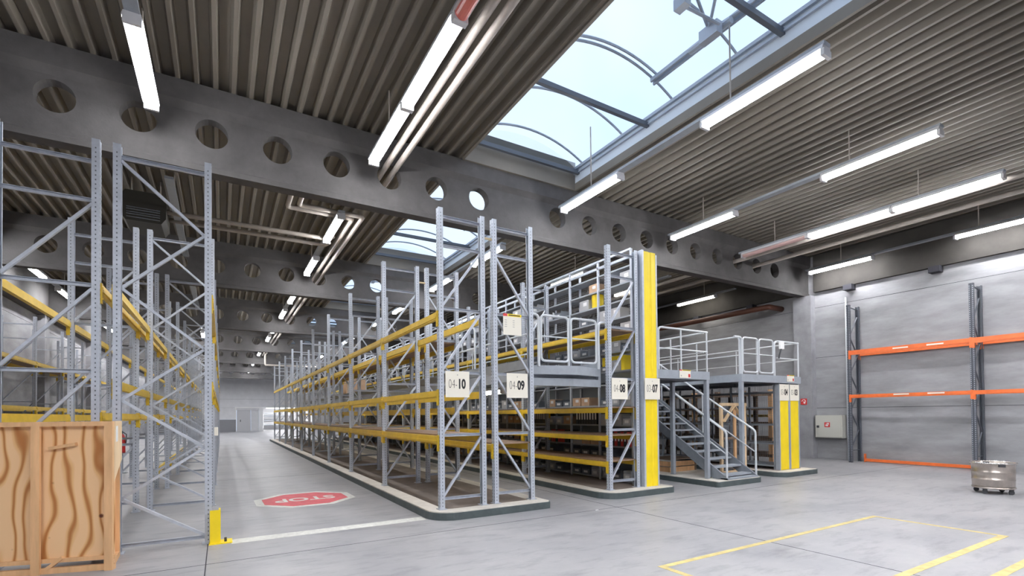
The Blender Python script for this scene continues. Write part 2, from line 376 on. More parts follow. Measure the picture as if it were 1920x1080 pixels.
# roof lights
R0 = ((SX1-SX0)/2)**2; RISE = .36; RAD = (R0+RISE**2)/(2*RISE); CXS = (SX0+SX1)/2; ZS = 6.95
def arc(n=18, dz=0):
    a0 = math.asin((SX1-SX0)/2/RAD)
    return [(CXS+RAD*math.sin(a0*(2*k/n-1)), ZS+RISE-RAD+RAD*math.cos(a0*(2*k/n-1))+dz) for k in range(n+1)]
for k in range(-1, 7):
    y0 = BY[k]+.22 if k >= 0 else YN+1.0; y1 = BY[k+1]-.22
    nm = ['above the camera, out of view', 'nearest, blue sky behind', 'second, seen past the first beam', 'third along the hall', 'fourth along the hall', 'fifth along the hall', 'sixth along the hall', 'last, by the far wall'][k+1]
    s = link('window_%d' % (k+2), None, None, (0, y0, 0)); tag(s, 'arched roof light, '+nm, 'roof light', kind='structure')
    L = y1-y0; b = MB()
    b.box(SX0-.06, SX0+.012, 0, L, ZC+.13, ZS); b.box(SX1-.012, SX1+.06, 0, L, ZC+.13, ZS)
    eb = MB().box(SX0-.03, SX0+.02, 0, L, ZC-.03, ZC+.13).box(SX1-.02, SX1+.03, 0, L, ZC-.03, ZC+.13)
    link('edge_flashing', eb.mesh('flash', DECK), s)
    link('curb', b.mesh('curb', CURB), s)
    A = arc(); g = MB()
    for (p, q) in zip(A, A[1:]): g.quad([(p[0],0,p[1]+.02),(q[0],0,q[1]+.02),(q[0],L,q[1]+.02),(p[0],L,p[1]+.02)])
    for yy in (0, L): g.quad([(SX0,yy,ZS+.02)]+[(p[0],yy,p[1]+.02) for p in A[1:-1]]+[(SX1,yy,ZS+.02)])
    link('glazing', g.mesh('glazing', GLAZ), s)
    r = MB()
    for x in (SX0+.03, SX1-.03):
        r.box(x-.03, x+.03, 0, L, ZS-.04, ZS+.015); r.box(x-.025, x+.025, 0, L, ZS-.14, ZS-.11)
    link('edge_rail', r.mesh('rail', ALU), s)
    first = 4.58-BY[0]-.22
    ys = [first+1.24*j for j in range(-3, 6) if .05 < first+1.24*j < L-.02]
    arch = cached('arch', lambda: MB().tube([(p[0],0,p[1]) for p in arc()], .022, 6).mesh('arch', ALU))
    for yy in ys: link('arch_bar', arch, s, (0, yy, 0))
    tie = cached('tie', lambda: MB().box(SX0, SX1, -.035, .035, ZS-.17, ZS-.09).mesh('tie', DALU))
    for yy in (3.88-BY[0]-.22, 6.41-BY[0]-.22, 8.45-BY[0]-.22):
        if yy < L-.05: link('tie_bar', tie, s, (0, yy, 0))
    # opening flap frame in the middle of the bay
    f = MB(); ya, yb = 3.34-BY[0]-.22, 5.82-BY[0]-.22
    for xx, zz in ((6.25, 7.12), (6.31, 7.09)): f.bar((xx,ya,zz), (xx,yb,zz), .035, .06)
    f.tube([(p[0], yb-.1, p[1]) for p in arc()[1:16]], .022, 6); f.tube([(5.5,ya,7.27),(5.5,yb-1.2,7.27)], .018, 6)
    link('flap_frame', f.mesh('flap', ALU), s)
    if 0 <= k < 3:
        v = thing('vent_opener', ['jointed steel arm opening the nearest roof light', 'jointed steel arm opening the second roof light', 'jointed steel arm opening the third roof light'][k], 'vent opener', (0, BY[k]-BY[0], 0))
        a = MB()
        for p, q in (((5.15,4.25,6.80),(4.75,3.6,7.12)),((5.15,4.25,6.80),(5.0,3.7,7.2)),((5.2,4.25,6.8),(5.9,4.25,6.85)),((5.2,4.1,6.9),(6.0,4.5,7.0)),((5.1,3.5,7.15),(6.0,4.5,6.95)),((6.0,4.5,6.95),(6.25,4.0,7.1))): a.tube([p, q], .022, 6)
        link('lever_arm', a.mesh('arms', ALU), v)
        link('hinge_block', MB().box(5.08, 5.2, 4.15, 4.33, 6.74, 6.88).mesh('hb', ALU), v)
        link('motor', MB().box(5.92, 6.04, 4.3, 4.6, 6.80, 6.98).tube([(6.1,4.2,6.96),(6.1,4.9,6.96)], .05).mesh('mot', ALU), v)

# ------------------------------------------------------------------ lights
def fix_mesh(L):
    b = MB(); b.prism([(-.095,.06),(.095,.06),(.08,.11),(-.08,.11)], 'y', 0, L); return b.mesh('housing', HOUS)
def dif_mesh(L, M):
    n = 8; P = [(-.075*math.cos(PI*k/n), .058-.075*math.sin(PI*k/n)) for k in range(n+1)]
    return MB().prism(P, 'y', .03, L-.03).mesh('diffuser', M)
def fixture(x, y, label, lit=LAMPM, L=1.74, z=5.79, rod=True, group=None, nm='tube_light'):
    t = thing(nm, label, 'tube light', (x, y, z), group=group)
    link('housing', cached(('h', L), lambda: fix_mesh(L)), t)
    link('diffuser', cached(('d', L, lit.name), lambda: dif_mesh(L, lit)), t)
    cap = cached('cap', lambda: MB().box(-.085, .085, -.012, .03, -.02, .06).mesh('cap', HOUS))
    link('end_cap', cap, t); link('end_cap', cap, t, (0, L-.018, 0))
    return t
ROWS = {'G': (-4.7, 'along left wall'), 'A': (-.83, 'above left racks'), 'B': (2.24, 'above open aisle'), 'C': (6.27, 'under roof light edge'),
        'D': (9.62, 'first row right of roof lights'), 'E': (12.45, 'second row right of roof lights'), 'F': (15.8, 'nearest right wall')}
BAY = ['before nearest beam', 'between first and second beam', 'between second and third beam', 'between third and fourth beam', 'between fourth and fifth beam', 'between fifth and sixth beam', 'past the sixth beam']
rod_m = cached('rod', lambda: MB().tube([(0,0,0),(0,0,ZC-5.9)], .012, 6).mesh('rod', PIPE))
rodl_m = cached('rodl', lambda: MB().tube([(0,0,0),(0,0,7.12-5.9)], .012, 6).mesh('rodl', PIPE))
def trunk(x, y0, y1, label, long=False):
    t = thing('lighting_trunk', label, 'light trunking', (x, 0, 5.9))
    link('tray', MB().box(-.07, .07, y0, y1, 0, .045).mesh('tray', STEEL2), t)
    for y in (y0+1.3, y1-1.0): link('hanger_rod', rodl_m if long else rod_m, t, (0, y, .04))
    return t
LIT0 = {'G': 'fxx', 'A': 'fxl', 'B': 'rll', 'C': 'lxl', 'D': 'lxl', 'E': 'llu', 'F': 'lxl'}
for key, (x, rd) in ROWS.items():
    for bay in range(7):
        if bay > 0 and key in 'DEF' and (key, bay) not in (('D', 1), ('E', 1), ('F', 1), ('D', 2)): continue
        if bay == 0:
            trunk(x, 3.05, 8.42, 'steel light tray %s, %s' % (rd, BAY[0]), key == 'C')
            for j, s in enumerate(LIT0[key]):
                y = 3.06+1.765*j; pos = ['near end of tray', 'middle of tray', 'far end of tray'][j]
                if s == 'l': fixture(x, y, 'lit tube light %s, %s, %s' % (rd, BAY[0], pos))
                elif s == 'u': fixture(x, y, 'unlit tube light with pinkish tubes, far end of tray, %s' % rd, TUBE, nm='tube_light')
                elif s == 'r': fixture(x, y, 'unlit light with red tubes above the aisle at the top edge', REDTUBE)
        else:
            o = BY[bay]
            trunk(x, o+2.1, o+7.2, 'steel light tray %s, %s' % (rd, BAY[bay]), key == 'C')
            for j, dy in enumerate((2.15, 5.4)):
                if key == 'A' and bay in (1, 2): continue
                if key in 'DEF':
                    if j: continue
                    dy = 2.9
                fixture(x, o+dy, 'lit tube light %s, %s, %s one' % (rd, BAY[bay], ['near', 'far'][j]), LAMPS_ if key in 'DEF' else LAMPM)
for x in (-4.7, -2.5, 0, 2.24, 4.2, 6.27, 9.62, 12.45):  # unseen fixtures added behind the camera to brighten foreground and crate
    for y in (-4.8, -2.9, -1.0): fixture(x, y, 'unseen tube light added behind the viewpoint to brighten the foreground', group='added tube lights behind the viewpoint')

# ------------------------------------------------------------------ pipes and heater
def pipe(pts, r, label, name='pipe', M=PIPE, rad=.09):
    me = MB().tube(rounded(pts, rad), r, 10).mesh('pipe', M, smooth=True)
    return tag(link(name, me), label, 'pipe')
Zp = 6.0
pipe([(2.56,1.45,Zp),(2.56,10.2,Zp),(1.22,10.2,Zp),(1.22,11.4,Zp),(2.58,11.4,Zp),(2.58,40,Zp)], .05, 'left of two ceiling pipes with an expansion loop above the aisle')
pipe([(2.74,1.45,Zp),(2.74,10.42,Zp),(1.42,10.42,Zp),(1.42,11.18,Zp),(2.76,11.18,Zp),(2.76,40,Zp)], .05, 'right of two ceiling pipes with an expansion loop above the aisle')
pipe([(-1.0,12.72,5.9),(2.3,12.72,5.9),(2.42,12.72,6.0)], .05, 'nearer of two pipes running from the heater across the deck')
pipe([(-1.0,13.2,5.9),(2.3,13.2,5.9),(2.42,13.2,6.0)], .05, 'farther of two pipes running from the heater across the deck')
pipe([(12.78,1.45,5.86),(12.78,38,5.86)], .055, 'left of two long pipes through beam holes on the right')
pipe([(13.69,1.45,5.86),(13.69,38,5.86)], .055, 'right of two long pipes through beam holes, near right wall')
pipe([(6.4,38.6,5.15),(2.66,38.6,5.15),(2.66,38.6,6.45)], .06, 'pale pipe crossing below the fifth beam far back')
pipe([(16.38,7.58,0),(16.38,7.58,4.98)], .025, 'thin vertical conduit on right wall beside orange rack frame', 'conduit', RAIL)
pipe([(16.44,9.6,5.0),(15.7,9.6,5.0),(15.7,14.5,5.0),(15.7,15.4,4.8),(16.44,15.4,4.8)], .09, 'rusty red pipe along right wall above the platforms', 'pipe', mat('rust red pipe', (.10, .035, .02), .6))
h = thing('unit_heater', 'dark grey louvred heater hung from ceiling above left racks', 'heater', (-1.38, 12.95, 5.55))
b = MB(); b.prism([(-.38,.12),(-.30,0),(.30,0),(.38,.12),(.38,.5),(.30,.62),(-.30,.62),(-.38,.5)], 'y', -.45, .45); link('casing', b.mesh('heater', mat('heater casing', (.035, .033, .026), .5)), h)
b = MB()
for k in range(5): b.bar((-.28, -.47-.02*(k%2), .06+.05*k), (.28, -.47-.02*(k%2), .06+.05*k), .03, .012)
link('louvre', b.mesh('louvre', STAIRM), h)
b = MB()
for sx in (-.25, .25): b.tube([(sx,0,.62),(sx,0,1.07)], .015, 6)
link('hanger_rod', b.mesh('hr', PIPE), h)

# ------------------------------------------------------------------ kerb islands
def island(label, x0, x1, y0, y1, r, inner=True, border=.26):
    t = thing('kerb_island', label, 'kerb island', (0, 0, 0))
    def outline(o):
        a, b_, c = x0+o, x1-o, y0+o; rr = max(.03, r-o)
        P = [(a, y1-o)]
        for k in range(7):
            th = PI+PI/2*k/6; P.append((a+rr+rr*math.cos(th), c+rr+rr*math.sin(th)))
        for k in range(7):
            th = 1.5*PI+PI/2*k/6; q = .05; P.append((b_-q+q*math.cos(th), c+q+q*math.sin(th)))
        P.append((b_, y1-o)); return P
    link('kerb_edge', MB().prism(outline(0), 'z', 0, .105).mesh('kerb', KERB), t)
    link('painted_border', MB().prism(outline(.015), 'z', .105, .12).mesh('ktop', KTOP), t)
    if inner: link('infill', MB().prism(outline(border), 'z', .12, .122).mesh('kin', KIN), t)
    return t
island('raised kerb island under the racks signed 04-10 and 04-09', 2.55, 4.52, 6.41, 33.6, .38)
island('raised kerb island under the rack signed 04-08', 5.72, 7.37, 6.40, 33.6, .38)
island('raised kerb island under the steel stairs', 8.5, 9.95, 6.30, 10.2, .06, False)
island('raised kerb island under the twin yellow posts', 10.95, 12.42, 6.42, 33.6, .30)

# ------------------------------------------------------------------ pallet racks
def post_mesh(H, M=STEEL, dark=PHOLE):
    # web faces -X (aisle side), lips fold back along +X ; width along Y
    b = MB(); wy, dx, t = .045, .072, .004
    P = [(0,-wy),(0,-.016),(.012,-.010),(.012,.010),(0,.016),(0,wy),(dx,wy),(dx,.028),(dx-t,.028),(dx-t,wy-t),(t,wy-t),(t,.018),(.016,.012),(.016,-.012),(t,-.018),(t,-wy+t),(dx-t,-wy+t),(dx-t,-.028),(dx,-.028),(dx,-wy)]
    b.prism(P, 'z', 0, H)
    n = int(H/.05)
    for k in range(1, n):
        z = k*.05
        for s in (-1, 1):
            y = s*.030; b.quad([(-.0008,y-.006,z-.011),(-.0008,y-.006,z+.011),(-.0008,y+.006,z+.011),(-.0008,y+.006,z-.011)][::-1], 1)
            yy = s*(wy+.0008); q = [(.030,yy,z-.008),(.042,yy,z-.008),(.042,yy,z+.008),(.030,yy,z+.008)]
            b.quad(q if s < 0 else q[::-1], 1)
    return b.mesh('post', M, dark)
def brace_mesh(p, q, M=STEEL):
    return MB().bar(p, q, .03, .042, 0, (0, 1, 0)).mesh('brace', M)
HZ = [.15, 1.08, 2.01, 2.95, 3.88, 4.31]     # brace heights above the frame foot
def make_frame(parent, x0, x1, y, z0, H, style, detail=True, M=STEEL, key=''):
    f = link('upright_frame', None, parent, (x0, y, z0)); W = x1-x0
    k0 = (W, H, M.name)
    pm = cached(('post', H, M.name), lambda: post_mesh(H, M))
    link('post', pm, f); link('post', pm, f, (W, 0, 0), (0, 0, PI))
    foot = cached(('foot', M.name), lambda: MB().box(-.02, .1, -.07, .07, 0, .008).mesh('foot', M))
    a, c = .07, W-.07
    if style == 'Z': hs = [(z, z) for z in HZ]; ds = [((a, HZ[i]+.04), (c, HZ[i+1]-.04)) for i in range(4)]
    elif style == 'S': hs = [(z, z) for z in HZ]; ds = [((c, HZ[i]+.04), (a, HZ[i+1]-.04)) for i in range(4)]
    else:
        zz = [.10, .60, 1.14, 1.70, 2.31, 2.95, 3.67, 4.38]; hs = [(.08, .08), (4.42, 4.42)]
        ds = [((c if i % 2 == 0 else a, zz[i]), (a if i % 2 == 0 else c, zz[i+1])) for i in range(7)]
    if detail:
        link('foot_plate', foot, f); link('foot_plate', foot, f, (W, 0, 0), (0, 0, PI))
        for (z, _) in hs: link('horizontal_brace', cached(('hb', W, z, M.name), lambda: MB().box(a, c, -.016, .016, z+.017, z+.021).box(a, c, -.016, .016, z-.021, z-.017).box(a, c, .012, .016, z-.017, z+.017).mesh('brace', M)), f)
        for (p, q) in ds: link('diagonal_brace', cached(('db', W, p, q, M.name), lambda: brace_mesh((p[0],0,p[1]), (q[0],0,q[1]), M)), f)
    else:
        def all_():
            b = MB()
            for (z, _) in hs: b.bar((a,0,z), (c,0,z), .03, .042, 0, (0,1,0))
            for (p, q) in ds: b.bar((p[0],0,p[1]), (q[0],0,q[1]), .03, .042, 0, (0,1,0))
            b.bar((.06,0,.1), (.06,0,4.4), .012, .012); b.bar((W-.06,0,.1), (W-.06,0,4.4), .012, .012)
            return b.mesh('bracing', M)
        link('bracing', cached(('br', W, style, M.name), all_), f)
    return f
def beam_m(L, hgt, M):
    b = MB(); b.box(-.02, .02, 0, L, 0, hgt); b.box(-.032, -.02, 0, L, hgt*.18, hgt*.42); b.box(.02, .03, 0, L, 0, hgt-.028); return b.mesh('beam', M)
def conn_m(hgt, M):
    return MB().box(-.026, .02, -.045, .004, -.11, hgt+.015).box(-.034, -.026, -.03, -.02, -.07, -.05).box(-.034, -.026, -.03, -.02, hgt-.05, hgt-.03).mesh('conn', M)
def make_beam(parent, x, y0, y1, z, side, hgt=.12, M=YEL, conn=True):
    L = y1-y0-.09; bo = link('beam', cached(('beam', round(L, 3), hgt, M.name), lambda: beam_m(L, hgt, M)), parent, (x, y0+.045, z-hgt), (0, 0, 0))
    if side > 0: bo.rotation_euler = (0, 0, PI); bo.location = (x, y1-.045, z-hgt)
    if conn:
        cm = cached(('conn', hgt, M.name), lambda: conn_m(hgt, M))
        link('connector', cm, bo); link('connector', cm, bo, (0, L, 0), (PI, 0, 0), None).location = (0, L, hgt-.105)
    return bo
def make_board(parent, x0, x1, y0, y1, z, M=BOARD):
    return link('shelf_board', cached(('board', round(x1-x0, 3), round(y1-y0, 3), M.name), lambda: MB().box(0, x1-x0, 0, y1-y0, 0, .022).mesh('board', M)), parent, (x0, y0, z))
def rack(label, x0, x1, y0, n, pitch, z0, H, style, levels, name='pallet_rack', M=STEEL, BMt=YEL, detail_n=4, hgt=.11):
    t = thing(name, label, 'pallet rack', (0, 0, 0))
    ys = [y0+pitch*k for k in range(n)]
    for k, y in enumerate(ys): make_frame(t, x0, x1, y, z0, H, style, k < detail_n, M)
    for (z, sides, boards, rng) in levels:
        for k in range(n-1):
            if rng and not (rng[0] <= k < rng[1]): continue
            for s in sides: make_beam(t, x0+.012 if s == 'l' else x1-.012, ys[k], ys[k+1], z, -1 if s == 'l' else 1, hgt, BMt, k < 6)
            if boards: make_board(t, x0+.04, x1-.04, ys[k]+.02, ys[k+1]-.02, z)
    return t, ys
K = .122
P29 = 2.9
R10, Y10 = rack('grey pallet rack with yellow beams along the open aisle, end sign 04-10', 2.73, 3.49, 6.70, 10, P29, K, 4.43, 'Z', [(1.19, 'lr', 1, None), (1.86, 'lr', 0, None), (3.02, 'lr', 0, None)])
R09, Y09 = rack('grey pallet rack back to back with 04-10, end sign 04-09', 3.63, 4.37, 6.70, 10, P29, K, 4.43, 'S', [(1.03, 'lr', 1, None), (3.02, 'lr', 1, (1, 9)), (1.66, 'r', 0, (1, 9))])
R08, Y08 = rack('grey pallet rack with three low boarded shelves, end sign 04-08', 5.98, 6.72, 6.70, 10, P29, K, 4.43, 'Z', [(.62, 'lr', 1, None), (1.09, 'lr', 1, None), (1.60, 'lr', 1, None), (3.02, 'lr', 1, None)], hgt=.09)
for y in (6.70, 9.6, 12.5):
    link('row_spacer', cached('sp', lambda: MB().box(3.47, 3.65, -.012, .012, 0, .03).mesh('spacer', mat('cream spacer', (.62, .5, .3), .6))), R10, (0, y, 4.22))
RL1, _ = rack('front left pallet rack with zigzag braced end frame by the aisle', -1.03, -.10, 6.90, 10, P29, 0, 4.55, 'K', [(1.92, 'lr', 0, None), (2.97, 'lr', 0, None)], hgt=.10)
RL2, _ = rack('left pallet rack behind the plywood crate, horizontally braced', -2.0, -1.14, 6.90, 10, P29, 0, 4.55, 'Z', [(1.56, 'lr', 0, None), (2.98, 'lr', 0, None), (.45, 'r', 0, (2, 5))], hgt=.10)
RLW, _ = rack('pallet rack standing along the left concrete wall', -5.55, -4.75, 8.2, 9, P29, 0, 4.55, 'Z', [(1.86, 'lr', 0, None), (3.2, 'lr', 1, None)], detail_n=3)
t = thing('post_protector', 'yellow steel post guard at foot of front left rack', 'post guard', (-.03, 6.86, 0))
link('guard_plate', MB().box(.0, .02, -.08, .08, .01, .40).box(-.09, .0, -.085, -.075, .01, .40).mesh('guard', YELP), t)
link('base_plate', MB().box(-.10, .14, -.11, .10, 0, .012).mesh('base', YELP), t)
link('anchor_bolt', MB().tube([(.07,-.04,.012),(.07,-.04,.04)], .014, 8).tube([(.07,.05,.012),(.07,.05,.04)], .014, 8).mesh('bolt', DARK), t)
link('post_tag', MB().box(-.075, -.035, -.048, -.046, 1.28, 1.38).mesh('tag', CREAM), RL1, (0, 6.90, 0))['label'] = 'small cream tag'

# signs
def sign(x, y, z, size, thin, bold, label):
    t = thing('row_sign', label, 'sign', (x, y, z))
    link('plate', MB().box(0, size, -.004, 0, 0, size).mesh('plate', CREAM), t)
    h = size*.50
    text('row_number', thin, h, INK, t, (size*.12, -.0045, size*.5), (PI/2, 0, 0), .56, -.004)
    text('row_number', bold, h, INK, t, (size*.50, -.0045, size*.5), (PI/2, 0, 0), .68, .008)
    link('hole', MB().tube([(size/2, -.0055, size*.86), (size/2, -.004, size*.86)], .01, 8).mesh('pin', GREYINK), t)
    return t
sign(2.815, 6.64, 1.76, .385, '04-', '10', 'cream end sign reading 04-10')
sign(3.85, 6.64, 1.76, .39, '04-', '09', 'cream end sign reading 04-09')
sign(6.03, 6.64, 1.755, .385, '04-', '08', 'cream end sign reading 04-08')
sign(6.785, 6.575, 1.755, .40, '03-', '07', 'cream end sign reading 03-07 on the tall yellow post')
def notice(x, y, z, w, hh, label, redblk=False):
    t = thing('notice', label, 'notice', (x, y, z))
    link('sheet', MB().box(0, w, -.003, 0, 0, hh).mesh('sheet', CREAM), t)
    link('header', MB().box(.0, w*.22, -.005, -.003, hh*.88, hh, 1).box(w*.24, w, -.005, -.003, hh*.88, hh, 0).box(w*.3, w*.92, -.006, -.005, hh*.915, hh*.965, 2).mesh('hd', YELP, RED, INK), t)
    b = MB()
    if redblk: b.box(w*.78, w*.95, -.005, -.003, hh*.1, hh*.5, 1); b.prism([(w*.1, hh*.35), (w*.2, hh*.35), (w*.15, hh*.12)], 'y', -.005, -.003)
    else:
        for k in range(4):
            b.box(w*.08, w*.2, -.004, -.003, hh*(.38+.1*k), hh*(.41+.1*k)); b.box(w*.52, w*.62, -.004, -.003, hh*(.38+.1*k), hh*(.41+.1*k))
    link('print', b.mesh('print', GREYINK, RED), t)
    return t
notice(3.79, 6.63, 2.75, .335, .335, 'pale load notice with yellow header on frame above 04-09')

# ------------------------------------------------------------------ raised walkway between rows 09 and 08
wk = thing('walkway', 'grey steel walkway deck between racks 04-09 and 04-08', 'walkway', (0, 0, 0))
b = MB(); b.box(4.43, 5.94, 6.95, 33.0, 2.30, 2.335); link('deck_plate', b.mesh('deck', STEEL2), wk)
b = MB(); b.box(4.40, 4.44, 6.85, 33.0, 2.26, 2.42); b.box(5.92, 5.96, 6.85, 33.0, 2.26, 2.42)
link('toe_board', b.mesh('toe', STEEL2), wk)
b = MB(); b.box(4.40, 4.46, 6.85, 33.0, 2.08, 2.24); b.box(5.90, 5.96, 6.85, 33.0, 2.08, 2.24)
for k in range(10): b.box(4.46, 5.90, 6.95+P29*k-.03, 6.95+P29*k+.03, 2.10, 2.24)
link('support_beam', b.mesh('sup', STEEL2), wk)
for z0, z1, d, nmn in ((2.17, 2.32, .22, 'front_fascia'), (1.98, 2.11, .10, 'front_beam')):
    link(nmn, MB().prism([(4.40, 6.85), (5.25, 6.85-d), (5.96, 6.85), (5.96, 6.95), (4.40, 6.95)], 'z', z0, z1).mesh('fasc', STEEL2), wk)
def hoop(pts, r=.02, n=6, rad=.08): return MB().tube(rounded(pts, rad, 4, True), r, n, 0, True)
def gate(label, x0, x1, y, z0, z1, chain=False):
    t = thing('safety_gate', label, 'gate', (0, y, 0)); xm = (x0+x1)/2
    for a, c in ((x0, xm-.03), (xm+.03, x1)):
        bo = link('gate_leaf', hoop([(a,0,z0),(c,0,z0),(c,0,z1),(a,0,z1)]).mesh('leaf', RAIL), t)
        link('mid_rail', MB().tube([(a,0,(z0+z1)/2+.03),(c,0,(z0+z1)/2+.03)], .012, 6).mesh('mr', RAIL), bo)
    link('centre_post', MB().tube([(xm,.03,z0-.06),(xm,.03,z1)], .022, 8).mesh('cp', RAIL), t)
    link('end_post', MB().tube(rounded([(x0-.05,0,z0-.1),(x0-.05,0,z1),(x0-.3,0,z1)], .09), .024, 8).mesh('ep', RAIL), t)
    link('end_post', MB().tube(rounded([(x1+.05,0,z0-.1),(x1+.05,0,z1-.02),(x1+.3,0,z1-.02)], .09), .024, 8).mesh('ep', RAIL), t)
    return t
gate('double leaf tube gate at front of walkway between racks', 4.62, 5.82, 6.80, 2.40, 3.17)
for side, x in (('left', 4.47), ('right', 5.89)):
    t = thing('walkway_rail', 'tube handrail on %s side of the raised walkway between racks' % side, 'railing', (x, 0, 0))
    link('top_rail', MB().tube(rounded([(0,9.0,2.42),(0,9.0,3.3),(0,32,3.3)], .12), .02, 6).mesh('tr', RAIL), t)
    link('mid_rail', MB().tube([(0,9.0,2.85),(0,32,2.85)], .014, 6).mesh('mr', RAIL), t)
    for k in range(8): link('rail_post', cached('rp', lambda: MB().tube([(0,0,2.33),(0,0,3.3)], .018, 6).mesh('rp', RAIL)), t, (0, 12+2.9*k, 0))
for k in range(7):
    fixture(5.15, 9.0+2.9*k, 'short lamp glowing under the walkway between racks, %s from its front' % ['first', 'second', 'third', 'fourth', 'fifth', 'sixth', 'seventh'][k], LAMPS_, .9, 1.96)
# things standing on the walkway
t = thing('cardboard_box', 'tall brown cardboard box standing on the walkway far back', 'box', (4.75, 22.4, 2.335))
link('body', MB().box(0, .9, 0, 1.2, 0, .8).mesh('cb', CARD), t); link('flap', MB().bar((.0,.02,.8), (.0,.02,.95), .9, .01).mesh('fl', CARD), t)
t = thing('hand_truck', 'folded black hand truck leaning on the walkway by 04-09', 'hand truck', (4.7, 13.4, 2.335))
link('frame', MB().tube([(0,0,.1),(0,.5,1.1)], .025, 6).tube([(.4,0,.1),(.4,.5,1.1)], .025, 6).tube([(0,.5,1.1),(.4,.5,1.1)], .025, 6).tube([(0,.25,.6),(.4,.25,.6)], .02, 6).mesh('htf', DARK), t)
for x in (-.06, .42): link('wheel', MB().tube([(x,.05,.11),(x+.05,.05,.11)], .11, 14).mesh('whl', DARK), t)
link('toe_plate', MB().box(0, .4, -.25, 0, .0, .02).mesh('tp', DARK), t)

# ------------------------------------------------------------------ narrow shelving 03-07 with tall yellow end post
S07 = thing('shelving', 'tall two-tier grey shelving with mesh backs behind the yellow 03-07 post', 'shelving', (0, 0, 0))
lev_lo = [.18, .60, .84, 1.27, 1.67, 2.10]; lev_hi = [2.36, 2.75, 3.08, 3.42, 3.76, 4.09, 4.40]
NB = 22; YS0 = 6.95
sh_m = cached('shelf97', lambda: MB().box(6.84, 7.15, .02, .96, -.03, 0).mesh('sh', STEEL2))
shp = cached('spost', lambda: MB().box(6.83, 6.87, -.02, .02, 0, 4.58).box(7.12, 7.16, -.02, .02, 0, 4.58).mesh('shp', STEEL))
for k in range(NB+1): link('shelf_frame', shp, S07, (0, YS0+.97*k, K))
n_sh = 0
for k in range(NB):
    for z in (lev_lo+lev_hi):
        if n_sh < 99 or k < 7: link('shelf', sh_m, S07, (0, YS0+.97*k, z)); n_sh += 1
        if n_sh >= 99: break
    if n_sh >= 99: break
b = MB()
for kk in range(k+1, NB):
    for z in (lev_lo+lev_hi): b.box(6.84, 7.15, YS0+.97*kk+.02, YS0+.97*kk+.96, z-.03, z)
s = link('shelf', b.mesh('farshelf', STEEL2), S07); s['kind'] = 'stuff'
link('top_rail', MB().box(6.83, 6.87, YS0, YS0+.97*NB, 4.53, 4.58).box(6.83, 6.86, YS0, YS0+.97*NB, 4.68, 4.72).box(7.13, 7.16, YS0, YS0+.97*NB, 4.66, 4.70).mesh('toprail', STEEL), S07)
b = MB()
for i in range(int(.97*8/.05)): b.box(7.162, 7.167, YS0+.05*i, YS0+.05*i+.005, 2.4, 4.5)
for i in range(42): b.box(7.162, 7.167, YS0, YS0+.97*8, 2.4+.05*i, 2.405+.05*i)
link('mesh_back', b.mesh('meshback', MESHM), S07)
link('back_sheet', MB().box(7.163, 7.170, YS0, YS0+.97*NB, .16, 2.1).mesh('backsheet', BIN), S07)
yp = thing('end_post', 'tall bright yellow end post with silver edges beside 04-08', 'post', (6.71, 6.60, K))
b = MB(); b.box(.12, .43, .03, .10, 0, 4.43); b.prism([(.12,.03),(.12,.005),(.24,.0),(.255,.012),(.30,.012),(.315,.0),(.43,.005),(.43,.03)], 'z', 0, 4.43); link('yellow_face', b.mesh('yface', YELP), yp)
link('edge_channel', MB().box(.075, .12, .0, .14, 0, 4.45).mesh('ch', STEEL), yp); link('edge_channel', MB().box(.43, .465, .0, .14, 0, 4.40).mesh('ch', STEEL), yp)
link('back_post', MB().box(.02, .06, .1, .2, 0, 4.43).mesh('bp', STEEL2), yp)
# goods on that shelving
def bin_mesh(w, d, h, M, lab):
    b = MB(); t = .008
    b.box(-d/2, d/2, -w/2, w/2, 0, t); b.box(d/2-t, d/2, -w/2, w/2, 0, h); b.box(-d/2, d/2, -w/2, -w/2+t, 0, h); b.box(-d/2, d/2, w/2-t, w/2, 0, h); b.box(-d/2, -d/2+t, -w/2, w/2, 0, h*.7)
    b.box(-d/2-.002, -d/2, -w*.25, w*.25, h*.2, h*.5, 1); return b.mesh('bin', M, lab)
def carton_mesh(w, d, h, M, lab):
    b = MB(); b.box(-d/2, d/2, -w/2, w/2, 0, h); b.box(-d/2-.002, -d/2, -w*.3, w*.1, h*.45, h*.8, 1); return b.mesh('carton', M, lab)
def binder_mesh(M):
    b = MB(); b.box(-.14, .14, -.037, .037, 0, .29); b.box(-.142, -.14, -.022, .022, .1, .24, 1); return b.mesh('binder', M, WHITE)
RB = random.Random(3)
bm1 = bin_mesh(.26, .28, .16, BIN, WHITE); bm2 = bin_mesh(.22, .28, .18, BINW, WHITE); cm1 = carton_mesh(.3, .26, .22, mat('grey carton', (.42, .42, .43), .7), WHITE); cm2 = carton_mesh(.27, .26, .18, CARD, WHITE); bd1 = binder_mesh(DARK); bd2 = binder_mesh(mat('red binder', (.5, .04, .04), .5)); ycan = MB().lathe([(0,0),(.12,0),(.13,.28),(.12,.29),(0,.29)], 16).mesh('can', YELP)
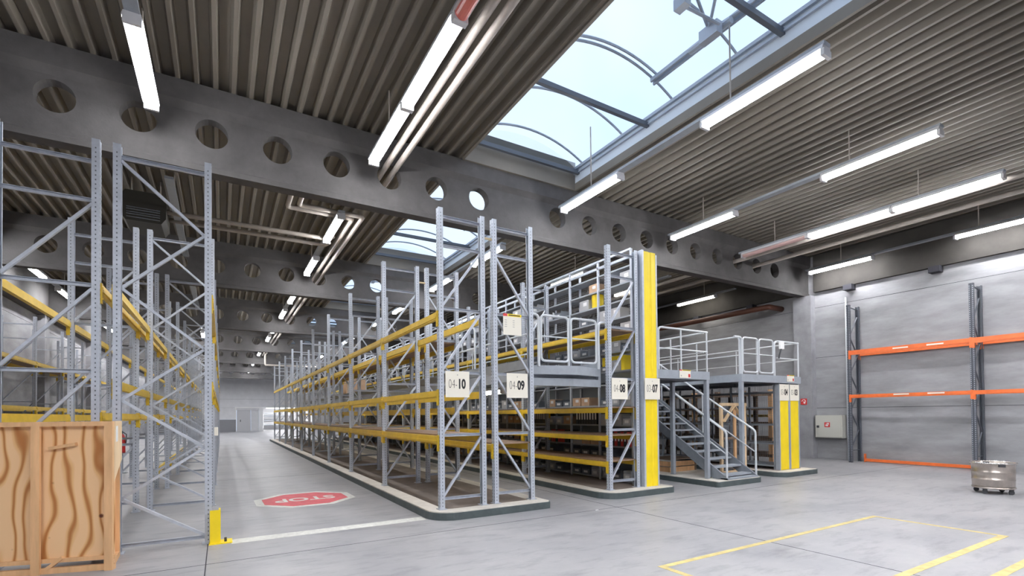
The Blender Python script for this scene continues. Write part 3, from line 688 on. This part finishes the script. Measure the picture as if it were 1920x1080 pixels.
LAB = {'bin_lo': ('storage_bin', 'slate grey open bin with white label, shelving below walkway level behind 04-08', 'bin', 'slate bins on the lower shelving'),
       'bin_hi': ('storage_bin', 'slate grey open bin with white label, shelving above walkway level behind 04-08', 'bin', 'slate bins on the upper shelving'),
       'pale_lo': ('storage_bin', 'pale grey open bin on shelving below walkway level behind 04-08', 'bin', 'pale bins on the lower shelving'),
       'pale_hi': ('storage_bin', 'pale grey open bin on shelving above walkway level behind 04-08', 'bin', 'pale bins on the upper shelving'),
       'carton_lo': ('carton', 'grey carton on shelving below walkway level behind 04-08', 'box', 'grey cartons on the lower shelving'),
       'carton_hi': ('carton', 'grey carton on shelving above walkway level behind 04-08', 'box', 'grey cartons on the upper shelving'),
       'brown_lo': ('carton', 'brown carton on shelving below walkway level behind 04-08', 'box', 'brown cartons on the lower shelving'),
       'brown_hi': ('carton', 'brown carton on shelving above walkway level behind 04-08', 'box', 'brown cartons on the upper shelving'),
       'red_lo': ('binder', 'red binder with white spine label on the lower shelving', 'binder', 'red binders on the lower shelving'),
       'dark_lo': ('binder', 'black binder with white spine label on the lower shelving', 'binder', 'black binders on the lower shelving')}
def put(kind, me, y, z):
    nm, lb, ct, gr = LAB[kind]; tag(link(nm, me, None, (6.995, y, z+.0005)), lb, ct, gr)
for k in range(9):
    y0 = YS0+.97*k
    for z in lev_lo[:5]:
        r = RB.random(); hmax = {.18: .4, .60: .22, .84: .4, 1.27: .38, 1.67: .4}[z]
        if k < 4 and z in (.84, 1.27) and r < .55:
            for j in range(8):
                red = RB.random() < (.6 if z == .84 else .15)
                put('red_lo' if red else 'dark_lo', bd2 if red else bd1, y0+.14+.09*j, z)
        else:
            for j in range(3):
                q = RB.random()
                if q < .12: continue
                yy = y0+.18+.31*j
                if z == .60: put('bin_lo', bm1, yy, z)
                elif q < .4: put('bin_lo', bm1, yy, z)
                elif q < .62: put('pale_lo', bm2, yy, z)
                elif q < .85: put('carton_lo', cm1, yy, z)
                else: put('brown_lo', cm2, yy, z)
    for z in lev_hi[:6]:
        for j in range(3):
            q = RB.random()
            if q < (.25 if z < 3.1 else .68) or (k == 1 and j == 0 and z == 3.76): continue
            yy = y0+.18+.31*j
            if q < .72: put('bin_hi', bm1, yy, z)
            elif q < .84: put('pale_hi', bm2, yy, z)
            elif q < .99: put('carton_hi', cm1, yy, z)
            else: put('brown_hi', cm2, yy, z)
t = tag(link('bucket', ycan, None, (6.99, 8.10, 3.7605)), 'yellow bucket on the upper shelving behind the 04-08 frame', 'bucket')
t = tag(link('cupboard', MB().box(6.88, 7.14, 7.2, 7.85, 0, .30).mesh('yc', YELP), None, (0, 0, 2.3605)), 'yellow cupboard low on the upper shelving beside the tube gate', 'cupboard')

# ------------------------------------------------------------------ platforms, stairs
def platform(label, x0, x1, y0, y1, posts):
    t = thing('platform', label, 'platform', (0, 0, 0))
    link('deck_plate', MB().box(x0+.03, x1-.03, y0+.03, y1-.03, 2.30, 2.33).mesh('dp', OLDW), t)
    link('fascia', MB().box(x0, x1, y0, y0+.03, 2.18, 2.35).mesh('fa', STEEL2), t)
    link('fascia', MB().box(x0, x1, y1-.03, y1, 2.18, 2.35).mesh('fa', STEEL2), t)
    link('fascia', MB().box(x0, x0+.03, y0+.03, y1-.03, 2.18, 2.35).mesh('fa', STEEL2), t)
    link('fascia', MB().box(x1-.03, x1, y0+.03, y1-.03, 2.18, 2.35).mesh('fa', STEEL2), t)
    y = y0+.6; jm = MB().box(x0+.03, x1-.03, -.03, .03, 2.2, 2.3).mesh('jo', STAIRM)
    while y < y1-.3: link('joist', jm, t, (0, y, 0)); y += 1.2
    for (x, y, z) in posts: link('support_post', MB().box(x-.04, x+.04, y-.04, y+.04, z, 2.18).mesh('spo', STEEL2), t)
    return t
platform('grey steel platform left of the stairs beside the yellow post', 7.27, 8.80, 6.69, 24.0, [(8.75, 6.74, .12), (8.75, 8.8, .12), (8.75, 7.64, .12), (7.32, 9.5, 0)])
platform('grey steel platform right of the stairs above the twin yellow posts', 9.88, 12.22, 6.69, 24.0, [(9.93, 6.74, 0), (9.93, 10.2, 0), (9.93, 14.0, 0)])
def railing(label, pts_top, posts, loops=True, zt=3.18, zm=2.77, zb=2.35):
    t = thing('railing', label, 'railing', (0, 0, 0))
    link('top_rail', MB().tube(rounded(pts_top, .09), .021, 8).mesh('tr', RAIL), t)
    pm = [(p[0], p[1], zm) for p in pts_top if abs(p[2]-zt) < .01]
    link('mid_rail', MB().tube(pm, .014, 6).mesh('mr', RAIL), t)
    for (x, y) in posts: link('rail_post', MB().tube([(x, y, zb), (x, y, zt)], .017, 8).mesh('rp', RAIL), t)
    return t
railing('tube railing along the front edge of the left platform', [(7.31,6.71,2.35),(7.31,6.71,3.18),(8.76,6.71,3.18)], [(7.95, 6.71), (8.74, 6.71)])
railing('tube railing on the right edge of the left platform', [(8.76,6.80,3.18),(8.76,9.7,3.18)], [(8.76, 7.68), (8.76, 9.6)])
railing('tube railing on the left edge of the left platform', [(7.31,6.9,3.18),(7.31,23.8,3.18)], [(7.31, 10+2.5*k) for k in range(5)])
railing('tube railing on the left edge of the right platform', [(9.92,6.76,2.35),(9.92,6.76,3.18),(9.92,9.7,3.18)], [(9.92, 7.9), (9.92, 9.6)])
railing('tube railing on the right edge of the right platform', [(12.18,6.72,3.18),(12.18,23.8,3.18)], [(12.18, 8.4+2*k) for k in range(7)])
t = gate('double leaf tube gate on front of the right platform', 9.98, 11.12, 6.72, 2.40, 3.17)
railing('short tube rail beside the right platform gate', [(11.25,6.71,3.17),(12.16,6.71,3.17)], [(12.15, 6.71)], zt=3.17)
t = thing('junction_box', 'small white box clipped on right platform gate post', 'box', (11.35, 6.67, 2.98)); link('cover', MB().box(-.07, .07, -.05, 0, 0, .17).mesh('jb', WHITE), t); link('cable_boot', MB().tube([(-.02,-.03,0),(-.09,-.03,-.14),(-.12,-.03,-.22)], .02, 6).mesh('cb', DARK), t)
notice(7.87, 6.685, 2.20, .33, .165, 'small load notice on the left platform fascia', True)
notice(11.62, 6.685, 2.22, .30, .16, 'small load notice on right platform above twin posts', True)
# stairs: rise towards +Y
SL = .63; ys0 = 6.34
st = thing('stairs', 'open grey steel stairs up between the two platforms', 'stairs', (0, 0, 0))
ytop = ys0+(2.30-.12)/SL
for x, nm in ((8.86, 'l'), (9.84, 'r')):
    link('stringer', MB().prism([(ys0,.122),(ys0+.34,.122),(ytop+.02,2.30-.20+.12),(ytop+.02,2.35),(ytop-.06,2.35),(ys0,.16)], 'x', x-.02, x+.02).mesh('stringer', STAIRM), st)
tr = cached('tread', lambda: MB().box(8.88, 9.82, 0, .22, -.035, 0).mesh('tread', STEEL2))
for k in range(14):
    z = .16+.15*(k+.3); link('tread', tr, st, (0, ys0+(z-.12)/SL-.02, z))
link('toe_plate', MB().box(8.84, 9.86, ys0-.02, ys0+.16, .122, .15).mesh('toep', STEEL2), st)
for x in (8.86, 9.84):
    hr = thing('stair_handrail', '%s tube handrail of the steel stairs' % ('left' if x < 9 else 'right'), 'handrail', (x, 0, 0))
    y1 = ytop-.1; z1 = .16+.93+(y1-ys0)*SL
    link('top_rail', MB().tube(rounded([(0,ys0+.02,.16),(0,ys0+.02,1.10),(0,y1,z1)], .07), .022, 8).mesh('hr', RAIL), hr)
    link('mid_rail', MB().tube([(0,ys0+.02,.64),(0,y1,.64+(y1-ys0)*SL)], .013, 6).mesh('mr', RAIL), hr)
    for q in (1.35, 2.6): link('rail_post', MB().tube([(0,ys0+q,.16+q*SL),(0,ys0+q,1.09+q*SL)], .018, 6).mesh('hp', RAIL), hr)

# twin yellow posts with signs, and shelving behind them
tp = thing('end_post', 'left of the twin yellow end posts, below sign 03-04', 'post', (11.33, 6.72, K))
def twin(t, w):
    link('yellow_face', MB().box(.04, w-.04, .0, .06, 0, 1.66).mesh('yf', YELP), t)
    link('edge_channel', MB().box(0, .04, -.005, .1, 0, 2.05).mesh('ec', STEEL2), t); link('edge_channel', MB().box(w-.04, w, -.005, .1, 0, 2.05).mesh('ec', STEEL2), t)
twin(tp, .42)
tp = thing('end_post', 'right of the twin yellow end posts, below sign 03-03', 'post', (11.76, 6.72, K)); twin(tp, .42)
sign(11.345, 6.71, 1.765, .39, '03-', '04', 'cream end sign reading 03-04')
sign(11.77, 6.71, 1.765, .39, '03-', '03', 'cream end sign reading 03-03')
def dark_shelving(label, x0, x1, y0, n, pitch, zs, ztop, mesh_side=None, zb=0):
    zs = [q-zb for q in zs]; ztop -= zb
    t = thing('shelving', label, 'shelving', (0, y0, zb))
    for k in range(n+1): link('shelf_frame', cached(('dsf', x0, x1, ztop), lambda: MB().box(x0, x0+.04, -.02, .02, 0, ztop).box(x1-.04, x1, -.02, .02, 0, ztop).bar((x0+.03,0,.2), (x1-.03,0,1.0), .015, .02).bar((x0+.03,0,1.8), (x1-.03,0,1.0), .015, .02).mesh('dsf', STAIRM)), t, (0, pitch*k, 0))
    for k in range(n):
        for z in zs: link('shelf', cached(('dss', x0, x1, pitch), lambda: MB().box(x0+.01, x1-.01, .02, pitch-.02, -.03, 0).mesh('dss', STAIRM)), t, (0, pitch*k, z))
    if mesh_side is not None:
        b = MB(); x = mesh_side
        for i in range(int(n*pitch/.06)): b.box(x, x+.004, .06*i, .06*i+.004, .2, ztop)
        for i in range(int((ztop-.2)/.06)): b.box(x, x+.004, 0, n*pitch, .2+.06*i, .204+.06*i)
        link('mesh_back', b.mesh('mb', MESHM), t)
    return t
dark_shelving('dark mesh-backed shelving behind post 03-04', 11.35, 11.74, 6.86, 8, 1.15, [.22, .75, 1.2, 1.62, 2.0], 2.17, 11.745, K)
dark_shelving('dark shelving behind post 03-03', 11.78, 12.17, 6.86, 8, 1.15, [.22, .75, 1.2, 1.62, 2.0], 2.17, None, K)
dark_shelving('dark shelving deep under the platforms behind the stairs', 9.0, 9.4, 11.2, 10, 1.15, [.22, .75, 1.2, 1.62, 2.0], 2.17)
dark_shelving('dark shelving under the left platform against 03-07', 7.40, 7.76, 9.4, 11, 1.15, [.22, .75, 1.2, 1.62, 2.0], 2.17)
# wooden things under the platforms
def timber(label, name, cat, loc, parts, rot=None):
    t = thing(name, label, cat, loc, rot)
    for nm, mb_, M in parts: link(nm, mb_.mesh(nm, M), t)
    return t
t = thing('wooden_frame', 'pale timber frame with A braces standing under right platform', 'timber frame', (9.98, 7.3, 0))
for x in (0, .87): link('stile', MB().box(x, x+.08, 0, .05, 0, 1.72).mesh('st', PINEW), t)
link('inner_stile', MB().box(.50, .57, .0, .04, .13, 1.64).mesh('ist', PINE), t)
link('top_bar', MB().box(0, .95, -.02, 0, 1.65, 1.72).mesh('tb', PINEW), t); link('bottom_bar', MB().box(0, .95, -.02, 0, .05, .13).mesh('bb', PINEW), t); link('mid_bar', MB().box(.08, .87, -.02, 0, .86, .92).mesh('mb2', OLDW), t)
link('brace', MB().bar((.44,-.03,1.66), (.06,-.03,1.28), .02, .08, 0, (0,1,0)).mesh('b1', PINEW), t); link('brace', MB().bar((.44,-.03,1.66), (.89,-.03,1.20), .02, .08, 0, (0,1,0)).mesh('b2', PINEW), t)
b = MB()
for i in range(19): b.box(.06+.045*i, .067+.045*i, .06, .067, .1, 1.66)
for i in range(9): b.box(.05, .9, .06, .067, .15+.17*i, .157+.17*i)
link('mesh_panel', b.mesh('mp', STAIRM), t)
t = thing('timber_rack', 'old brown timber post rack seen through the space under the right platform', 'timber rack', (13.0, 7.9, 0))
for k in range(9): link('timber_post', MB().box(0, .12, .85*k, .85*k+.12, 0, 2.12).mesh('tpst', OLDW if k % 3 else PINE), t); link('timber_post', MB().box(.9, 1.0, .85*k+.2, .85*k+.3, 0, 2.12).mesh('tpst', OLDW), t)
for z in (.25, .70, 1.12, 1.55, 1.95): link('timber_rail', MB().box(-.03, 0, 0, 6.95, z, z+.06).mesh('trl', OLDW), t); link('shelf_board', MB().box(0, 1.0, 0, 6.95, z+.06, z+.085).mesh('tsb', OLDW), t)
link('yellow_rail', MB().box(1.0, 1.03, .5, 6.9, 1.35, 1.42).mesh('yr', YEL), t)
t = thing('timber_crate', 'low brown timber crate under the stairs', 'crate', (8.93, 7.9, .122))
for z in (0, .13): link('side_board', MB().box(0, .85, 0, .025, z, z+.11).mesh('sbd', PINE), t); link('side_board', MB().box(0, .025, .025, .7, z, z+.11).mesh('sbd', PINE), t)
link('corner_post', MB().box(.85, .92, 0, .07, 0, .28).mesh('cpo', OLDW), t); link('lid', MB().box(.0, .92, .0, .7, .28, .30).mesh('lid', OLDW), t)
t = thing('metal_cabinet', 'grey metal box on thin legs under the left platform', 'cabinet', (8.0, 7.9, 0))
link('body', MB().box(0, .55, 0, .4, .62, 1.12).mesh('mcb', STEEL2), t)
for x, y in ((.02, .02), (.5, .02), (.02, .35), (.5, .35)): link('leg', MB().box(x, x+.03, y, y+.03, 0, .62).mesh('lg', STAIRM), t)
t = thing('cloth_cover', 'navy blue cloth cover hanging beneath the left platform', 'cloth', (8.15, 8.6, 1.25))
b = MB(); nx = 12
for i in range(nx):
    x0, x1 = .55*i/nx, .55*(i+1)/nx; f = lambda x: .03*math.sin(x*38)
    b.quad([(x0, f(x0), 0), (x1, f(x1), 0), (x1, f(x1)*.5, .92), (x0, f(x0)*.5, .92)]); b.quad([(x0, f(x0)+.25, 0), (x0, f(x0)*.5+.25, .92), (x1, f(x1)*.5+.25, .92), (x1, f(x1)+.25, 0)])
b.quad([(0,0,.92),(.55,0,.92),(.55,.25,.92),(0,.25,.92)]); b.quad([(0,0,0),(0,0,.92),(0,.25,.92),(0,.25,0)]); b.quad([(.55,0,0),(.55,.25,0),(.55,.25,.92),(.55,0,.92)])
link('fabric', b.mesh('navy', NAVY), t)
link('hanging_strap', MB().bar((.27,.12,.92), (.27,.12,.935), .5, .02).mesh('strap', DARK), t)

# ------------------------------------------------------------------ orange rack, cabinet, drum on the right
def slate_frame(parent, y, H=4.62):
    f = link('upright_frame', None, parent, (15.83, y, 0))
    pm = cached('spm', lambda: post_mesh(H, BLUEG, STEEL))
    link('post', pm, f); link('post', pm, f, (.60, 0, 0), (0, 0, PI))
    link('horizontal_brace', cached('sh1', lambda: MB().bar((.06,0,H-.06), (.54,0,H-.1), .02, .03, 0, (0,1,0)).mesh('sh1', BLUEG)), f)
    link('horizontal_brace', cached('sh2', lambda: MB().bar((.06,0,.35), (.54,0,.35), .02, .03, 0, (0,1,0)).mesh('sh2', BLUEG)), f)
    zz = [.4, .95, 1.5, 2.05, 2.6, 3.15, 3.7, 4.3]
    for i in range(7):
        p, q = ((.54, zz[i]), (.06, zz[i+1])) if i % 2 else ((.06, zz[i]), (.54, zz[i+1]))
        link('diagonal_brace', cached(('sd', i), lambda: MB().bar((p[0],0,p[1]), (q[0],0,q[1]), .02, .03, 0, (0,1,0)).mesh('sd', BLUEG)), f)
orr = thing('pallet_rack', 'dark slate wall rack with orange beams by the right wall', 'pallet rack', (0, 0, 0))
OY = [7.28, 4.53, 1.78]
for y in OY: slate_frame(orr, y)
for a, c in zip(OY[1:], OY):
    for z in (3.27, 1.98):
        bo = make_beam(orr, 15.845, a, c, z, -1, .13 if z > 3 else .10, ORANGE)
        link('load_label', MB().box(-.034, -.032, .5, .85, .05, .085).box(-.034, -.032, 1.25, 1.6, .05, .085).mesh('ll', CREAM), bo)
    make_beam(orr, 16.41, a, c, 3.27, 1, .13, ORANGE)
fb = thing('loose_beam', 'orange rack beam lying on the floor along right wall', 'rack beam', (16.33, 4.68, 0.0))
link('bar', MB().box(-.03, .03, 0, 2.42, .02, .10).mesh('lb', ORANGE), fb); link('end_hook', MB().box(-.04, .04, 2.42, 2.45, 0.0, .24).mesh('eh', ORANGE), fb); link('end_hook', MB().box(-.04, .04, -.03, 0, 0.0, .24).mesh('eh', ORANGE), fb)
t = thing('fire_hose_cabinet', 'pale grey fire hose cabinet on the right wall', 'fire cabinet', (16.2, 7.66, .68))
link('casing', MB().box(0, .245, 0, .78, 0, .70).mesh('fc', CABM), t); link('door', MB().box(-.015, 0, .015, .765, .015, .685).mesh('fd', CABM), t)
link('fire_symbol', MB().box(-.018, -.015, .34, .50, .33, .48, 0).box(-.019, -.018, .37, .42, .41, .46, 1).box(-.019, -.018, .39, .47, .36, .40, 1).box(-.019, -.018, .44, .455, .36, .45, 1).mesh('fs', RED, WHITE), t)
link('latch', MB().box(-.03, -.015, .66, .73, .31, .38).mesh('la', DARK), t)
t = thing('fire_hose_sign', 'small red fire hose sign on the concrete column', 'sign', (16.195, 8.68, 1.72))
link('plate', MB().box(-.004, 0, 0, .20, 0, .20).mesh('fhs', RED), t)
link('hose_symbol', MB().tube([(-.006,.10+.055*math.cos(a*PI/8),.11+.055*math.sin(a*PI/8)) for a in range(14)], .009, 5).tube([(-.006,.10,.11),(-.006,.06,.03)], .009, 5).mesh('hs', WHITE), t)
# stainless drum on castors
dr = thing('drum', 'dented stainless steel drum on castors, right edge of floor', 'drum', (11.98, 3.18, 0), (0, 0, .6)); dr.scale = (.9, .9, .95)
prof = [(0,.13),(.30,.13),(.315,.15),(.318,.26),(.327,.27),(.318,.28),(.322,.40),(.331,.41),(.322,.42),(.327,.55),(.35,.565),(.355,.58),(.345,.59),(.318,.575),(.305,.16),(0,.155)]
link('body', MB().lathe(prof, 40).mesh('drum', STAIN, smooth=True), dr)
link('rim', MB().tube([(.345*math.cos(2*PI*k/40), .345*math.sin(2*PI*k/40), .58) for k in range(40)], .012, 6, 0, True).mesh('rim', CHROME, smooth=True), dr)
for s in (-1, 1): link('handle', MB().box(.33*s-.03, .33*s+.06*s, -.05, .05, .52, .57).mesh('hdl', DARK), dr)
link('dolly_ring', MB().tube([(.31*math.cos(2*PI*k/32), .31*math.sin(2*PI*k/32), .115) for k in range(32)], .018, 6, 0, True).mesh('dring', STAIN), dr)
for k in range(4):
    a = PI/4+PI/2*k; cst = link('castor', MB().box(-.02, .02, -.03, .03, .06, .115).mesh('fork', DARK), dr, (.28*math.cos(a), .28*math.sin(a), 0))
    link('wheel', MB().tube([(-.014,0,.042),(.014,0,.042)], .042, 14).mesh('wheel', DARK), cst)
link('tape_strip', MB().prism([(-.02,.50),(.16,.47),(.16,.50),(-.02,.54)], 'y', -.334, -.331).mesh('tape', WHITE), dr)

# ------------------------------------------------------------------ plywood crate at left
ck = thing('plywood_crate', 'large open plywood crate with pine battens at bottom left', 'crate', (-.93, 6.19, 0), (0, 0, .04))
# the front frame stands ajar, hinged at its right edge; the body runs straight back
Hc = 1.47; Wc = 1.75; Dc = .62
ft = link('front_frame', None, ck, (0, 0, 0), (0, 0, -.33))
link('top_rail', MB().box(-Wc, 0, 0, .05, Hc-.045, Hc).mesh('tr', PINE), ft)
for x in (0, -.60, -1.2): link('batten', MB().box(x-.07, x, 0, .03, .0, Hc-.045).mesh('bt', PINE), ft)
link('bottom_rail', MB().box(-Wc, 0, 0.03, .07, .0, .055).mesh('br', PINE), ft)
link('plywood_panel', MB().box(-Wc, -.01, .06, .075, .14, Hc-.045).mesh('pp', PLY), ft)
link('sill', MB().box(-Wc, -.0, .04, .075, .10, .14).mesh('sl', PINE), ft)
link('cross_cleat', MB().bar((-.54,.045,1.21), (-.32,.045,1.25), .03, .06, 0, (0,1,0)).mesh('cc', PINE), ft)
link('diagonal_foot', MB().bar((-.57,.05,.04), (-.43,.05,.15), .03, .05, 0, (0,1,0)).mesh('df', PINE), ft)
link('side_sheet', MB().prism([(.03,Hc-.0),(Dc,Hc-.0),(Dc,Hc-.42),(.03,Hc-.60)], 'x', .0, .014).mesh('ss', PINEW), ck)
link('back_post', MB().box(-.05, 0, Dc-.06, Dc, 0, Hc-.01).mesh('bpst', PINE), ck)
link('side_rail', MB().box(-.045, 0, .10, Dc-.06, 0.0, .06).mesh('sr', PINE), ck)
link('side_panel', MB().box(-.062, -.05, .16, Dc-.06, .06, Hc-.05).mesh('spn', PLY), ck)
link('back_panel', MB().box(-1.0, -.065, Dc-.02, Dc-.005, .05, Hc-.02).mesh('bkp', PLY), ck)
link('paper_label', MB().box(.0145, .016, .12, .28, 1.26, 1.42).mesh('pl', WHITE), ck)

# ------------------------------------------------------------------ floor markings
def mark(name, mb_, M, label, cat='floor marking'):
    return tag(link(name, mb_.mesh(name, M)), label, cat)
mark('floor_line', MB().box(.10, 2.53, 6.69, 6.92, 0, .002), WMARK, 'worn broad white stop line across the aisle mouth')
z = .002
mark('floor_line', MB().box(3.66, 8.02, 3.345, 3.41, 0, z), YMARK, 'yellow floor line, longest side of the marked bay')
mark('floor_line', MB().box(7.955, 8.02, 2.08, 3.345, 0, z), YMARK, 'yellow floor line, short far side of the marked bay')
mark('floor_line', MB().box(2.0, 8.02, 2.0, 2.08, 0, z), YMARK, 'yellow floor line nearest the viewer closing the marked bay')
mark('floor_line', MB().box(3.66, 3.725, 2.08, 3.345, 0, z), YMARK, 'yellow floor line at the left end of the marked bay')
mark('floor_line', MB().box(2.0, 9.0, 1.54, 1.62, 0, z), YMARK, 'separate yellow floor line at the bottom right corner')
stp = thing('stop_marking', 'red octagonal stop marking painted on the aisle floor', 'floor marking', (1.31, 9.60, 0), (0, 0, .02))
def octo(r): return [(r*math.cos(PI/8+PI/4*k), r*math.sin(PI/8+PI/4*k)) for k in range(8)]
link('white_border', MB().prism(octo(.88), 'z', 0, .002).mesh('wb', WMARK), stp)
link('red_field', MB().prism(octo(.745), 'z', .002, .003).mesh('rf', RMARK), stp)
text('stop_letters', 'STOP', .50, WMARK, stp, (0, 0, .0035), (0, 0, PI), .84, .012, 'CENTER', .0005)
tag(link('paper_scrap', MB().prism([(0,0),(.07,.01),(.06,.04),(.01,.03)], 'z', 0.0005, .003).mesh('scrap', WHITE), None, (4.98, 5.87, 0)), 'tiny white paper scrap on the open floor', 'paper')
fe = thing('fire_extinguisher', 'red fire extinguisher among the left racks far back', 'fire extinguisher', (-2.35, 17.0, .55))
link('cylinder', MB().lathe([(0,0),(.075,0),(.08,.03),(.08,.42),(.04,.5),(.02,.52),(0,.52)], 16).mesh('cyl', RED, smooth=True), fe)
link('valve', MB().box(-.02, .02, -.02, .02, .52, .6).tube([(.02,0,.57),(.1,0,.5),(.09,0,.25)], .012, 6).mesh('valve', DARK), fe)
link('stand', MB().box(-.12, .12, -.12, .12, -.55, -.53).box(-.015, .015, .08, .11, -.53, .3).box(-.08, .08, -.08, .1, -.02, 0).mesh('stand', STEEL2), fe)
